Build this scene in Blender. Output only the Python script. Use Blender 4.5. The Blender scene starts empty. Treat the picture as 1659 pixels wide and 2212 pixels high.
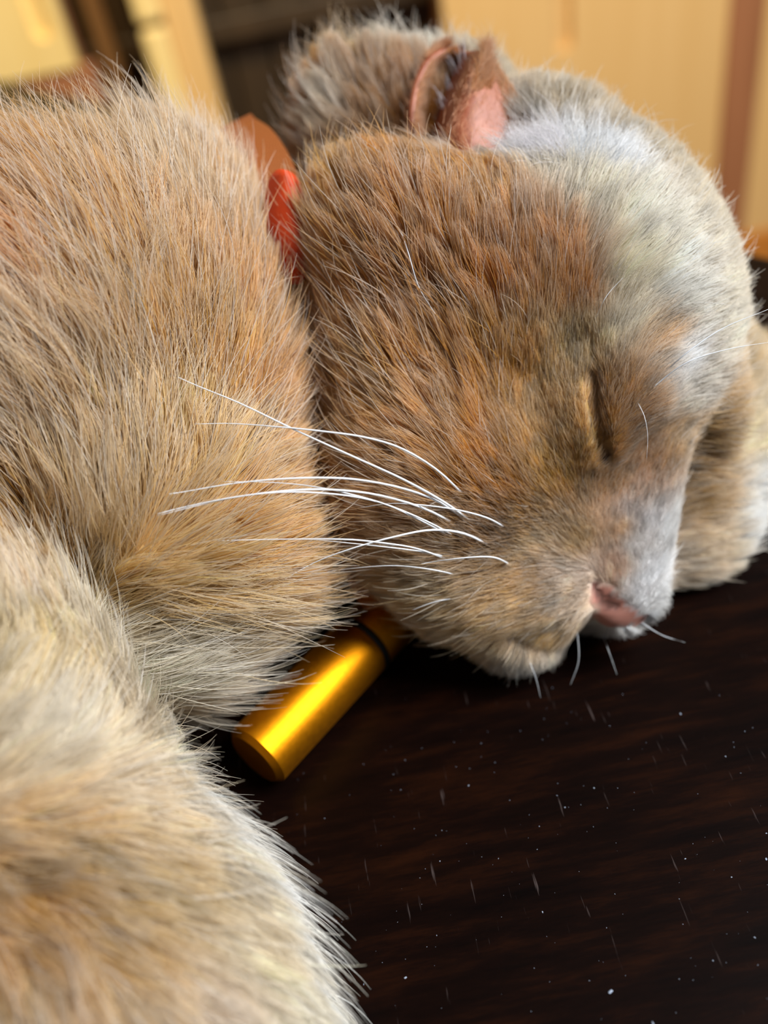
import bpy, bmesh, math, random, os
import numpy as np
from mathutils import Vector, Matrix
from mathutils.kdtree import KDTree

random.seed(7)
rng = np.random.default_rng(7)
R = math.radians
scene = bpy.context.scene
C = scene.collection

# ------------------------------------------------------------------ camera
W_PX, H_PX = 1659.0, 2212.0
FOC = 1900.0                      # focal length in pixels
TABLE_Z = 0.75                    # table top height, metres
PITCH, ROLL, CAM_H = R(40), R(12), 0.155
cp, sp, cr, sr = math.cos(PITCH), math.sin(PITCH), math.cos(ROLL), math.sin(ROLL)
FWD = np.array([0, cp, -sp]); DN0 = np.array([0, -sp, -cp]); RT0 = np.array([1.0, 0, 0])
RT = cr * RT0 + sr * DN0
DN = -sr * RT0 + cr * DN0
CAM = np.array([0, 0, TABLE_Z + CAM_H])
cam_d = bpy.data.cameras.new('camera')
cam_d.sensor_fit = 'VERTICAL'; cam_d.sensor_height = 36.0
cam_d.lens = FOC / H_PX * 36.0
cam_d.clip_start = 0.005
cam_d.dof.use_dof = True
cam_d.dof.focus_distance = 0.156
cam_d.dof.aperture_fstop = 7.5
cam = bpy.data.objects.new('camera', cam_d)
m = Matrix(((RT[0], -DN[0], -FWD[0], CAM[0]), (RT[1], -DN[1], -FWD[1], CAM[1]), (RT[2], -DN[2], -FWD[2], CAM[2]), (0, 0, 0, 1)))
cam.matrix_world = m
C.objects.link(cam)
scene.camera = cam

# ------------------------------------------------------------------ world, lights, exposure
scene.view_settings.view_transform = 'Standard'
scene.view_settings.look = 'None'
scene.view_settings.gamma = 1.0
scene.view_settings.use_curve_mapping = False
scene.view_settings.exposure = 0.0
scene.cycles.adaptive_threshold = 0.02; scene.cycles.max_bounces = 6; scene.cycles.diffuse_bounces = 3; scene.cycles.glossy_bounces = 3; scene.cycles.transmission_bounces = 3
world = bpy.data.worlds.new('room_light'); scene.world = world
world.use_nodes = True
bg = world.node_tree.nodes['Background']
bg.inputs[0].default_value = (0.82, 0.88, 1.0, 1); bg.inputs[1].default_value = 0.08

def area(name, loc, target, sx, sy, power, col):
    d = bpy.data.lights.new(name, 'AREA'); d.shape = 'RECTANGLE'; d.size = sx; d.size_y = sy
    d.energy = power; d.color = col
    o = bpy.data.objects.new(name, d); C.objects.link(o); o.location = loc
    o.rotation_euler = (Vector(target) - Vector(loc)).to_track_quat('-Z', 'Y').to_euler()
    return o
area('window_daylight', (1.08, -0.12, 1.92), (0.0, 0.15, 0.8), 0.8, 0.9, 54, (0.93, 0.965, 1.0))
ld_l = bpy.data.lights.new('warm_backdrop_spot', 'SPOT'); ld_l.energy = 62; ld_l.color = (1.0, 0.76, 0.42); ld_l.spot_size = R(75); ld_l.spot_blend = 0.5; ld_l.shadow_soft_size = 0.06  # added spot standing in for the warm light behind, no fixture there
ls = bpy.data.objects.new('warm_backdrop_spot', ld_l); C.objects.link(ls); ls.location = (-0.1, 0.62, 1.75)
ls.rotation_euler = (Vector((0.1, 1.5, 0.55)) - Vector(ls.location)).to_track_quat('-Z', 'Y').to_euler()

# ------------------------------------------------------------------ pixel helpers
def cam_pt(px, py, d):            # camera space, cm: x right, y down, z depth
    return np.array([(px - 829.5) / FOC * d, (py - 1106.0) / FOC * d, d])
def to_world(p):                  # camera-space cm -> world metres
    p = np.asarray(p, float) * 0.01
    return CAM + p[..., 0:1] * RT + p[..., 1:2] * DN + p[..., 2:3] * FWD
def dir_world(v):
    v = np.asarray(v, float)
    return v[..., 0:1] * RT + v[..., 1:2] * DN + v[..., 2:3] * FWD
def wpix(px, py, d):
    return Vector(to_world(cam_pt(px, py, d)))
UPC = np.array([-sr * cp, -cr * cp, -sp])        # world up in camera space
def height_cm(p):                 # height above the table, cm
    return CAM_H * 100 + np.asarray(p) @ UPC
def ray_plane(px, py, axis, val): # world point where a pixel's ray meets a plane
    v = RT * ((px - 829.5) / FOC) + DN * ((py - 1106) / FOC) + FWD
    t = (val - CAM[axis]) / v[axis]
    return CAM + v * t

# ------------------------------------------------------------------ materials
def srgb(r, g, b):
    f = lambda c: (c / 255 / 12.92) if c / 255 <= 0.04045 else ((c / 255 + 0.055) / 1.055) ** 2.4
    return (f(r), f(g), f(b), 1.0)
def new_mat(name):
    mt = bpy.data.materials.new(name); mt.use_nodes = True
    nt = mt.node_tree; b = nt.nodes['Principled BSDF']
    return mt, nt, b
def simple(name, col, rough=0.6, metal=0.0, noise=0.0, scale=30):
    mt, nt, b = new_mat(name)
    b.inputs['Roughness'].default_value = rough; b.inputs['Metallic'].default_value = metal
    if noise:
        n = nt.nodes.new('ShaderNodeTexNoise'); n.inputs['Scale'].default_value = scale
        tc = nt.nodes.new('ShaderNodeTexCoord'); nt.links.new(tc.outputs['Object'], n.inputs['Vector'])
        r = nt.nodes.new('ShaderNodeValToRGB')
        r.color_ramp.elements[0].color = tuple(c * (1 - noise) for c in col[:3]) + (1,)
        r.color_ramp.elements[1].color = tuple(min(1, c * (1 + noise)) for c in col[:3]) + (1,)
        nt.links.new(n.outputs['Fac'], r.inputs[0]); nt.links.new(r.outputs[0], b.inputs['Base Color'])
    else:
        b.inputs['Base Color'].default_value = col
    return mt

def obj(name, mesh, mat=None, parent=None):
    o = bpy.data.objects.new(name, mesh); C.objects.link(o)
    if mat: mesh.materials.append(mat)
    if parent: o.parent = parent; o.matrix_parent_inverse = parent.matrix_world.inverted()
    return o
def bm_obj(name, bm, mat=None, parent=None, smooth=False):
    me = bpy.data.meshes.new(name); bm.to_mesh(me); bm.free()
    if smooth:
        for p in me.polygons: p.use_smooth = True
    return obj(name, me, mat, parent)
def empty(name, loc):
    o = bpy.data.objects.new(name, None); C.objects.link(o); o.location = loc
    o.empty_display_size = 0.02
    bpy.context.view_layer.update()
    return o
def tag(o, label=None, cat=None, group=None, kind=None):
    if label: o['label'] = label
    if cat: o['category'] = cat
    if group: o['group'] = group
    if kind: o['kind'] = kind
    return o
def box_bm(x0, x1, y0, y1, z0, z1, bevel=0.0, segs=2):
    bm = bmesh.new()
    bmesh.ops.create_cube(bm, size=1)
    for v in bm.verts:
        v.co = Vector(((x0 + x1) / 2 + v.co.x * (x1 - x0), (y0 + y1) / 2 + v.co.y * (y1 - y0), (z0 + z1) / 2 + v.co.z * (z1 - z0)))
    if bevel: bmesh.ops.bevel(bm, geom=bm.edges[:], offset=bevel, segments=segs, affect='EDGES', profile=0.5)
    return bm

# ================================================================== CAT: body as one implicit surface
def unit(v): v = np.asarray(v, float); return v / np.linalg.norm(v)
HF = unit([0.20, 0.93, -0.30])
HL = np.array([-0.72, -0.05, -0.69]); HL = unit(HL - HF * (HL @ HF))
HU = np.cross(HL, HF); HU = HU if HU[0] > 0 else -HU
HC = np.array([4.17, -5.38, 19.97])
def hp(f, u, l): return HC + HF * f + HU * u + HL * l
HB = np.stack([HF, HU, HL])       # rows: head axes
I3 = np.eye(3)
def axis_basis(a, b):
    x = unit(b - a); t = np.array([0, 0, 1.0]) if abs(x[2]) < 0.9 else np.array([0, 1.0, 0])
    y = unit(np.cross(t, x)); return np.stack([x, y, np.cross(x, y)])

def catmull_(pts, n):
    pts = np.asarray(pts, float); e = np.concatenate([[2 * pts[0] - pts[1]], pts, [2 * pts[-1] - pts[-2]]])
    out = []
    for u in np.linspace(0, len(pts) - 1, n):
        i = min(int(u), len(pts) - 2); t = u - i; p0, p1, p2, p3 = e[i:i + 4]
        out.append(0.5 * (2 * p1 + (p2 - p0) * t + (2 * p0 - 5 * p1 + 4 * p2 - p3) * t * t + (3 * p1 - p0 - 3 * p2 + p3) * t ** 3))
    return np.array(out)
PRIMS = []                         # (kind, centre, radii/..., basis, k, group)
GRP = 0
def ell(c, r, B=I3, k=0.8): PRIMS.append(('e', np.asarray(c, float), np.asarray(r, float) * np.ones(3), B, k, GRP))
def cap(a, b, ra, rb, k=0.8): PRIMS.append(('c', np.asarray(a, float), (np.asarray(b, float), ra, rb), None, k, GRP))
P = cam_pt
# --- torso, shoulder, foreleg
ell(P(215, 850, 19.6), (4.9, 5.1, 5.0), k=0)
ell(P(395, 650, 19.8), (2.2, 3.6, 3.4), k=1.2)
ell(P(-120, 850, 20.5), (5.5, 5.3, 5.2), k=2.0)
ell(P(-700, 960, 23.0), (8.0, 6.6, 6.0), k=3.0)
ell(P(455, 880, 18.6), (2.3, 2.7, 2.5), k=1.0)
ell(P(385, 1150, 17.6), (2.8, 2.4, 2.8), k=1.2)
ell(P(490, 1220, 17.6), (1.3, 0.95, 1.5), k=1.0)
ell(P(240, 1370, 17.5), (2.6, 1.6, 2.6), k=0.8)
cap(P(-110, 1500, 14.4), P(250, 2130, 13.2), 2.6, 2.55, k=0.35)
cap(P(250, 2130, 13.2), P(600, 2750, 12.2), 2.55, 2.3, k=0.8)
cap(P(-110, 1500, 14.4) - UPC * 1.6, P(250, 2130, 13.2) - UPC * 1.6, 2.4, 2.4, k=0.8)
# --- neck and scruff
cap(P(520, 880, 21.0), P(850, 760, 21.0), 3.2, 3.3, k=0.6)
GRP = 1
ell(P(805, 285, 21.8), (1.8, 1.85, 1.8), k=0.7)
ell(P(960, 285, 21.8), (2.2, 1.85, 1.9), k=1.2)
ell(P(1155, 318, 20.0), (1.6, 1.4, 1.4), k=1.0)
# --- head
ell(hp(0, 0, 0.1), (4.0, 3.2, 3.4), HB, k=0.9)
ell(hp(1.2, 1.4, 0.15), (2.9, 1.95, 2.7), HB, k=1.0)
for s in (1, -1):
    ell(hp(0.75, -1.15, 2.6 * s), (2.9, 2.65, 2.35), HB, k=1.2)          # cheek
    ell(hp(3.7, 0.45, 1.75 * s), (1.35, 1.05, 1.0), HB, k=0.5)        # eye
    ell(hp(3.2, 1.45, 1.45 * s), (1.3, 0.8, 0.9), HB, k=0.7)          # brow
    ell(hp(6.4, -2.05, 1.0 * s), (1.35, 1.3, 1.25), HB, k=0.45)       # whisker pad
    ell(hp(4.2, -1.6, 2.0 * s), (1.7, 1.4, 1.3), HB, k=1.0)           # malar
ell(P(915, 1000, 18.4), (1.95, 2.4, 2.2), k=1.2)                       # jaw fur, near
ell(P(835, 790, 18.7), (1.5, 2.1, 2.0), k=1.0)
ell(P(960, 1180, 18.6), (1.4, 1.2, 1.6), k=0.9)
ell(P(1455, 1035, 22.5), (2.15, 2.5, 1.8), k=0.7)  
ell(P(1560, 880, 22.6), (1.3, 2.4, 1.8), k=0.7)
ell(P(1445, 1100, 20.9), (1.75, 2.0, 1.5), k=1.0)
ell(P(1530, 970, 21.9), (1.5, 1.7, 1.6), k=1.1)
ell(hp(4.9, -0.75, 1.05), (1.3, 0.9, 0.9), HB, k=0.8)                 # beside the nose
ell(P(830, 540, 18.8), (1.75, 1.9, 2.3), k=1.2)                       # upper cheek ruff
ell(P(990, 570, 18.4), (2.2, 1.4, 1.9), k=1.0)
cap(hp(3.2, 0.8, 0), hp(7.2, -0.75, 0), 1.1, 0.66, k=0.7)             # nose bridge
ell(hp(7.5, -1.1, 0.0), (0.5, 0.45, 0.7), HB, k=0.25)                  # nose leather
ell(P(1035, 1262, 18.9), (1.5, 1.2, 1.4), k=0.8)                      # lower jaw
ell(P(1120, 1365, 19.0), (0.95, 0.75, 0.9), k=0.5)                    # chin
CARVE = []
def carve(pts, r, k): CARVE.append((np.asarray(pts, float), r, k))

def sd(p, carved=True):
    d = None; done = None
    for i, (kind, c, r, B, k, g) in enumerate(PRIMS):
        if i and g != PRIMS[i - 1][5]: done, d = d, None
        if kind == 'e':
            q = (p - c) @ B.T
            k0 = np.sqrt(((q / r) ** 2).sum(1)); k1 = np.sqrt(((q / (r * r)) ** 2).sum(1)) + 1e-9
            e = k0 * (k0 - 1) / k1
        else:
            b, ra, rb = r; ab = b - c; h = np.clip(((p - c) @ ab) / (ab @ ab), 0, 1)
            e = np.linalg.norm(p - c - h[:, None] * ab, axis=1) - (ra + (rb - ra) * h)
        if d is None: d = e
        elif k <= 0: d = np.minimum(d, e)
        else:
            h = np.clip(0.5 + 0.5 * (d - e) / k, 0, 1); d = d + (e - d) * h - k * h * (1 - h)
    if done is not None:
        done = done + 0.30; d = d + 0.2 * np.clip((5.0 - (p - HC) @ HF) / 2.0, 0, 1)     # room for the fur
        k = 0.3; h = np.clip(0.5 + 0.5 * (done - d) / k, 0, 1); d = done + (d - done) * h - k * h * (1 - h)
    if carved:
        for pts, r, k in CARVE:
            e = np.full(len(p), 1e9)
            near = np.nonzero(((p - pts.mean(0)) ** 2).sum(1) < 16)[0]
            if len(near) == 0: continue
            pn = p[near]; en = np.full(len(near), 1e9)
            for a, b in zip(pts[:-1], pts[1:]):
                ab = b - a; h = np.clip(((pn - a) @ ab) / (ab @ ab), 0, 1)
                en = np.minimum(en, np.linalg.norm(pn - a - h[:, None] * ab, axis=1) - r)
            e[near] = en
            h = np.clip(0.5 - 0.5 * (d + e) / k, 0, 1); d = d + (-e - d) * h + k * h * (1 - h)
    d = np.maximum(d, -(p @ UPC + CAM_H * 100) + 0.25)    # lies flat on the table
    return d

def surf(pxs, carved=False):       # depth along pixel rays, sphere traced
    pxs = np.atleast_2d(np.asarray(pxs, float))
    v = np.stack([(pxs[:, 0] - 829.5) / FOC, (pxs[:, 1] - 1106) / FOC, np.ones(len(pxs))], 1)
    ln = np.linalg.norm(v, axis=1); t = np.full(len(pxs), 8.0)
    best = np.full(len(pxs), 1e9); bt = t.copy()
    for _ in range(70):
        d = sd(v * t[:, None], carved)
        b = d < best - 1e-4; best[b] = d[b]; bt[b] = t[b]
        t = t + np.clip(d, -0.5, 1.5) / ln * 0.8
        t = np.minimum(t, 30)
    return np.where(best < 0.05, np.where(t < 29, t, bt), bt)
def on(px, py, lift=0.0):
    return P(px, py, float(surf([(px, py)])[0]) - lift)

carve([on(1281, 740), on(1285, 800, -0.03), on(1286, 850, -0.07), on(1300, 930, -0.08), on(1312, 1000, -0.03)], 0.08, 0.08)
carve([on(1286, 820, -0.1), on(1290, 880, -0.14), on(1300, 930, -0.14), on(1308, 980, -0.1)], 0.15, 0.12)   # closed eye
carve([on(1283, 1252), on(1294, 1284, -0.05), on(1304, 1302, -0.05), on(1330, 1310, -0.03)], 0.085, 0.06)                # nostril
carve([on(1275, 1368), on(1230, 1392), on(1180, 1400), on(1120, 1372)], 0.07, 0.2)               # mouth

carve([on(985, 330), on(1050, 325), on(1095, 300)], 0.45, 0.5)                                     # hollow at the foot of the ear
def build_body(h=0.125, lo=(-22, -12.5, 9.2), hi=(9.5, 11.5, 30)):
    lo = np.array(lo, float); n = np.ceil((np.array(hi) - lo) / h).astype(int); bs = 6
    n = (n // bs + 1) * bs
    nc = n // bs
    ci = np.stack(np.meshgrid(*[np.arange(k) for k in nc], indexing='ij'), -1).reshape(-1, 3)
    cd = sd(lo + (ci * bs + bs / 2) * h)
    act = np.abs(cd) < bs * h * 1.3
    V = np.repeat(np.repeat(np.repeat(cd.reshape(nc), bs, 0), bs, 1), bs, 2)
    mk = np.repeat(np.repeat(np.repeat(act.reshape(nc), bs, 0), bs, 1), bs, 2)
    idx = np.argwhere(mk)
    V[mk] = sd(lo + idx * h)
    S = V < 0
    cs = S[:-1, :-1, :-1].astype(np.int8)
    tot = sum(S[a:S.shape[0] - 1 + a, b:S.shape[1] - 1 + b, c:S.shape[2] - 1 + c].astype(np.int8) for a in (0, 1) for b in (0, 1) for c in (0, 1))
    cells = np.argwhere((tot > 0) & (tot < 8))
    acc = np.zeros((len(cells), 3)); cnt = np.zeros(len(cells))
    corners = [(a, b, c) for a in (0, 1) for b in (0, 1) for c in (0, 1)]
    for i, a in enumerate(corners):
        for b in corners[i + 1:]:
            if sum(abs(x - y) for x, y in zip(a, b)) != 1: continue
            va = V[tuple((cells + a).T)]; vb = V[tuple((cells + b).T)]
            x = (va < 0) != (vb < 0)
            t = va / np.where(x, va - vb, 1)
            acc[x] += (np.array(a) + t[:, None] * (np.array(b) - np.array(a)))[x]; cnt[x] += 1
    verts = lo + (cells + acc / cnt[:, None]) * h
    vid = -np.ones(tot.shape, int); vid[tuple(cells.T)] = np.arange(len(cells))
    faces = []
    for ax in range(3):
        e = [0, 0, 0]; e[ax] = 1
        s0 = S[:S.shape[0] - e[0], :S.shape[1] - e[1], :S.shape[2] - e[2]]; s1 = S[e[0]:, e[1]:, e[2]:]
        ed = np.argwhere(s0 != s1); o1, o2 = [k for k in range(3) if k != ax]
        ed = ed[(ed[:, o1] > 0) & (ed[:, o2] > 0) & (ed[:, 0] < tot.shape[0]) & (ed[:, 1] < tot.shape[1]) & (ed[:, 2] < tot.shape[2])]
        d1 = np.zeros(3, int); d1[o1] = 1; d2 = np.zeros(3, int); d2[o2] = 1
        q = np.stack([vid[tuple((ed - d1 - d2).T)], vid[tuple((ed - d2).T)], vid[tuple(ed.T)], vid[tuple((ed - d1).T)]], 1)
        fl = S[tuple(ed.T)]
        if ax == 1: fl = ~fl
        q[~fl] = q[~fl][:, ::-1]
        faces.append(q[(q >= 0).all(1)])
    return verts, np.concatenate(faces)
def grad(p, e=0.06):
    g = np.stack([sd(p + np.eye(3)[i] * e) - sd(p - np.eye(3)[i] * e) for i in range(3)], 1)
    return g / (np.linalg.norm(g, axis=1, keepdims=True) + 1e-9)


# ------------------------------------------------------------------ the cat's coat: colour, lie and length of the hair at points on its surface
COAT = """60 300 205 170 125;250 280 210 180 140;430 300 228 222 212;470 250 228 222 212;100 450 205 155 100;50 650 210 150 90;250 500 205 165 118
400 450 222 205 180;500 450 215 185 150;300 700 215 180 138;150 850 225 205 180;450 800 205 165 115;560 700 205 160 110;600 900 205 155 100
650 1100 202 152 98;300 950 225 205 178;400 1000 222 195 155;60 1000 228 212 190;50 1100 190 150 95;200 1130 225 205 175;500 1150 215 175 125
600 1250 205 160 105;400 1250 226 200 160;250 1280 226 200 160;100 1200 205 165 110;60 1300 232 222 202;200 1370 232 220 196;500 1380 215 185 140
450 1480 232 220 196;300 1450 235 225 205;80 1480 215 190 150;100 1600 230 218 196;350 1620 236 230 214;450 1700 240 238 232;200 1720 225 205 175
550 1850 240 238 232;680 2050 240 238 232;800 2200 240 236 228;120 1800 205 170 130;300 1900 205 175 135;50 1950 195 150 105;250 2050 200 165 125
450 2000 222 205 175;100 2150 205 175 145;400 2150 225 205 180;600 2150 232 222 200;720 420 210 155 85;850 350 205 145 75;950 330 205 145 75
900 500 185 128 72;1050 430 200 145 88;750 600 205 150 92;900 700 188 130 75;1000 650 190 132 78;1100 600 180 122 66;1200 560 178 122 70
1250 640 178 122 70;1000 850 190 135 82;800 850 200 148 92;750 1000 195 145 95;900 1000 195 142 92;1050 1000 185 130 78;1100 800 195 145 92
1100 1080 180 125 72;1130 1130 190 145 100;1200 850 205 166 122;1230 950 206 166 122;1250 750 215 190 155;1200 1020 195 150 95;1340 850 175 130 90
1350 700 225 215 195;1380 920 170 125 85;1400 1000 165 120 85;1330 1050 175 130 90;1150 1170 215 188 155;1085 1122 130 88 50;1112 1152 125 85 50;1142 1138 150 108 66;1178 1212 150 108 66;1172 1240 165 120 76;1200 1220 225 205 185;1250 1180 205 175 140
1230 1280 210 185 160;1150 1280 200 155 105;1080 1300 205 160 110;950 1300 215 185 145;1000 1380 225 200 165;1120 1440 240 236 230;1200 1350 200 160 115
1320 1410 240 238 236;1340 1150 200 165 135;1400 1130 232 228 228;1410 1230 240 238 238;1330 1230 215 185 165;1380 1060 205 180 160;1520 1180 228 206 178;1370 1180 232 228 226;1385 1270 240 238 238;1360 1110 218 206 200;1440 1150 240 238 236;1425 1280 240 238 236;1270 1230 226 210 196;1240 1240 228 212 196;1190 1190 222 200 172
1600 1130 240 238 234;1500 1080 190 150 105;1640 1050 240 238 234;1300 450 232 222 200;1400 500 235 228 212;1450 650 240 236 226;1350 600 235 225 200
1550 700 225 215 195;1500 450 210 198 176;1420 350 190 175 150;1300 250 180 162 138;1180 180 182 162 135;1230 240 182 165 140;1340 290 186 170 146;1600 800 205 180 145;1460 780 232 230 228
1420 730 190 145 100;1540 880 185 145 100;1480 850 225 215 200;1560 950 180 140 95;1600 950 220 200 165;1450 960 190 150 110;1200 330 242 242 245
1320 350 242 242 245;1120 300 240 238 238;1250 400 225 215 195;700 150 212 152 88;640 250 205 142 78;620 200 208 145 80;660 120 215 165 105;760 110 220 190 145;850 100 232 225 212
950 100 228 222 210;720 250 230 216 196;690 190 214 158 94;650 180 212 152 86;820 220 165 115 65;870 230 170 115 60;650 350 205 150 92;1050 150 200 185 160;520 300 222 214 200"""
LIE = """300 320 -50 -70 1.5;100 300 -70 -60 1.6;450 250 -20 -80 1.1;500 300 20 -80 1.0;100 600 -75 -60 1.8;250 550 -60 -75 1.8;400 550 -40 -90 1.6
500 600 0 -90 1.4;590 620 40 -90 1.0;300 850 -40 -92 1.7;150 850 -60 -80 1.7;450 850 -15 -95 1.5;560 800 40 -85 1.2;640 800 60 -70 0.9;380 1050 -10 -95 1.5
520 1000 60 -80 1.3;640 1000 90 -40 1.1;100 1020 -40 -90 1.5;250 1120 0 -95 1.4;420 1130 70 -60 1.4;560 1120 95 -20 1.3;680 1120 95 10 1.1;400 1250 95 -15 1.6
560 1260 95 20 1.4;680 1280 90 35 1.0;450 1400 95 15 1.6;560 1380 90 40 1.3;300 1350 80 -10 1.4;60 1150 -10 -90 1.1;150 1220 40 -70 1.2;60 1330 -20 -90 1.0
200 1420 60 -50 1.1;400 1500 95 20 1.4;60 1600 30 -85 0.9;200 1580 45 -80 0.9;350 1600 70 -60 0.9;440 1640 90 0 1.0;300 1780 75 20 1.0;520 1800 90 20 1.1
650 1980 90 25 1.1;780 2160 90 30 1.0;150 1900 60 40 1.0;150 1800 65 10 1.0;250 1700 70 -25 0.9;350 2000 70 50 1.0;550 2100 85 40 1.0;100 2150 45 70 1.0;400 2180 70 60 1.0;20 1800 60 15 0.9;20 1700 50 -40 0.9;120 1720 65 -30 0.9
720 380 -50 -80 1.0;850 330 -25 -95 0.9;980 340 -5 -98 0.8;800 500 -50 -85 1.1;950 500 -35 -92 1.0;1080 480 -20 -95 0.8;720 620 -55 -80 1.0;880 650 -50 -85 1.1
1050 650 -40 -90 1.0;1180 580 -20 -90 0.7;760 800 -60 -75 0.9;900 820 -60 -78 1.0;1050 820 -50 -85 0.9;1150 750 -35 -92 0.6;740 950 -80 -50 0.8;860 980 -85 -45 0.9
1000 1000 -75 -65 0.8;760 1080 -90 -20 0.8;880 1130 -98 -10 0.8;1000 1100 -90 -40 0.6;1100 1000 -60 -75 0.6;1180 850 -25 -95 0.4;1230 900 -20 -98 0.3;1240 780 -10 -95 0.35;1262 880 -10 -98 0.2;1268 800 -5 -98 0.2;1280 960 0 -98 0.2;1318 850 30 -90 0.2;1328 940 30 -90 0.2;1310 770 20 -95 0.25
1190 1000 -60 -80 0.4;1100 1080 -85 -50 0.4;1150 1150 -90 -30 0.3;1230 1150 -50 -85 0.25;1220 1240 -90 10 0.3;1150 1280 -95 10 0.4;1050 1300 -95 15 0.6;930 1280 -98 10 0.8
1000 1380 -70 60 0.6;1120 1430 -10 95 0.5;1060 1420 -40 90 0.5;1180 1420 10 95 0.35;1200 1400 10 95 0.25;1200 1340 -80 40 0.4;1330 1410 10 95 0.35;1260 1400 0 95 0.4;1380 1300 20 -95 0.15;1340 1180 -10 -98 0.22;1400 1150 20 -95 0.25
1370 1040 20 -95 0.25;1330 950 20 -95 0.3;1340 850 25 -92 0.35;1400 900 70 -60 0.4;1300 700 -10 -95 0.4;1350 700 70 -60 0.5;1420 780 90 -30 0.6;1500 850 98 -10 0.7
1560 980 98 0 0.7;1450 650 92 -35 0.7;1550 650 92 -40 0.7;1350 550 75 -60 0.7;1450 500 80 -60 0.7;1280 450 40 -85 0.7;1380 400 60 -75 0.7;1250 280 30 -92 0.7
1150 200 10 -95 0.7;1400 330 55 -80 0.7;1200 340 -60 -40 0.7;1320 360 30 -60 0.6;1120 310 -70 -30 0.8;1520 1180 70 -20 0.7;1450 1300 60 40 0.5;1620 1120 90 -10 0.8
750 150 -45 -85 1.2;650 230 -70 -65 1.2;850 90 -15 -95 1.1;960 100 0 -98 0.9;720 280 -60 -75 1.0;830 230 -30 -90 0.8;640 340 -75 -55 1.0;900 200 -10 -95 0.8"""
coat = np.array([[float(x) for x in e.split()] for e in COAT.replace('\n', ';').split(';')])
lie = np.array([[float(x) for x in e.split()] for e in LIE.replace('\n', ';').split(';')])
coat_p = coat[:, :2]; cd_ = surf(coat_p)
coat_pos = np.array([P(x, y, d) for (x, y), d in zip(coat_p, cd_)])
coat_col = np.array([srgb(*c)[:3] for c in coat[:, 2:5]])
lum = coat_col.mean(1, keepdims=True); flank = ((coat[:, 0] < 700) & (coat[:, 1] < 1320) & (coat[:, 1] > 200))[:, None]
coat_col = np.where(flank, coat_col * np.array([[1.0, 0.89, 0.80]]), coat_col)      # the flank is warmer than the face
cc0 = np.clip((coat_col[:, :1] - coat_col[:, 2:3]) / coat_col[:, :1] / 0.4 - 0.3, 0, 1)
ch = np.clip(((coat_col[:, :1] - coat_col[:, 2:3]) / coat_col[:, :1] - 0.4) / 0.4, 0, 1)
coat_col = np.clip(lum + (coat_col - lum) * (1.06 + 0.27 * cc0), 0.01, 0.9) * (1 + ch * np.array([[-0.02, 0.14, -0.03]]))
ld_ = surf(lie[:, :2])
lie_pos = np.array([P(x, y, d) for (x, y), d in zip(lie[:, :2], ld_)])
lie_nrm = grad(lie_pos)
ld = np.concatenate([lie[:, 2:4] / 100, np.zeros((len(lie), 1))], 1)
lie_dir = ld - (ld * lie_nrm).sum(1, keepdims=True) * lie_nrm       # laid onto the surface
lie_dir /= np.linalg.norm(lie_dir, axis=1, keepdims=True) + 1e-9
lie_len = lie[:, 4]
def shepard(p, cpos, cval, eps, power=2.0):
    out = np.zeros((len(p), cval.shape[1]))
    for i in range(0, len(p), 20000):
        d2 = ((p[i:i + 20000, None, :] - cpos[None]) ** 2).sum(2) + eps * eps
        w = d2 ** -power
        out[i:i + 20000] = (w @ cval) / w.sum(1, keepdims=True)
    return out

verts, faces = build_body()
vnrm = grad(verts)
NOSE = np.array([on(1303, 1290), on(1330, 1318), on(1352, 1335), on(1382, 1342), on(1310, 1340), on(1290, 1270)])
NOSE_R = np.array([0.27, 0.27, 0.27, 0.2, 0.27, 0.15])
EYE = catmull_([on(1279, 735), on(1286, 850), on(1300, 930), on(1312, 1005)], 30)
EARP = np.array([on(1000, 310), on(1050, 310), on(1090, 285), on(1010, 260), on(1060, 250), on(960, 300), on(1000, 225)])
def ear_dist(p): return np.sqrt(((p[:, None, :] - EARP[None]) ** 2).sum(2)).min(1)
EYE_R = 0.22 * (0.3 + 0.7 * np.sin(math.pi * np.linspace(0.06, 0.9, 30) ** 1.25))
def eye_dist(p): return (np.sqrt(((p[:, None, :] - EYE[None]) ** 2).sum(2)) - EYE_R[None]).min(1)
def nose_mask(p):
    d = np.sqrt(((p[:, None, :] - NOSE[None]) ** 2).sum(2)) / NOSE_R
    return np.clip((1.15 - d.min(1)) / 0.3, 0, 1)

cat = empty('cat', Vector(ray_plane(700, 1400, 2, TABLE_Z)))
tag(cat, 'sleeping cream and ginger tabby cat with head resting on the dark table', 'cat')
me = bpy.data.meshes.new('body')
me.from_pydata(to_world(verts).tolist(), [], faces.tolist()); me.update()
me.polygons.foreach_set('use_smooth', np.ones(len(me.polygons), bool))
vc = shepard(verts, coat_pos, coat_col, 0.25)
nm = nose_mask(verts)[:, None]
sp_d = np.min(np.sqrt(((verts[:, None, :] - np.array([on(1378, 1322), on(1392, 1336), on(1362, 1352), on(1335, 1358), on(1348, 1357), on(1376, 1354), on(1320, 1290), on(1404, 1342), on(1388, 1328)])[None]) ** 2).sum(2)), 1)
fre = np.clip((0.07 - sp_d) / 0.03, 0, 1)[:, None]
nos = np.min(np.sqrt(((verts[:, None, :] - catmull_([on(1281, 1248), on(1294, 1284, -0.05), on(1304, 1302, -0.05), on(1330, 1310, -0.03)], 16)[None]) ** 2).sum(2)), 1)
nos = np.clip((0.13 - nos) / 0.06, 0, 1)[:, None]
pink = np.array(srgb(205, 140, 122)[:3]); frec = np.array(srgb(60, 35, 35)[:3])
lid = np.clip((0.02 - eye_dist(verts)) / 0.07, 0, 1)[:, None]; vc = vc * (1 - lid) + lid * np.array(srgb(58, 36, 24)[:3])
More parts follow.
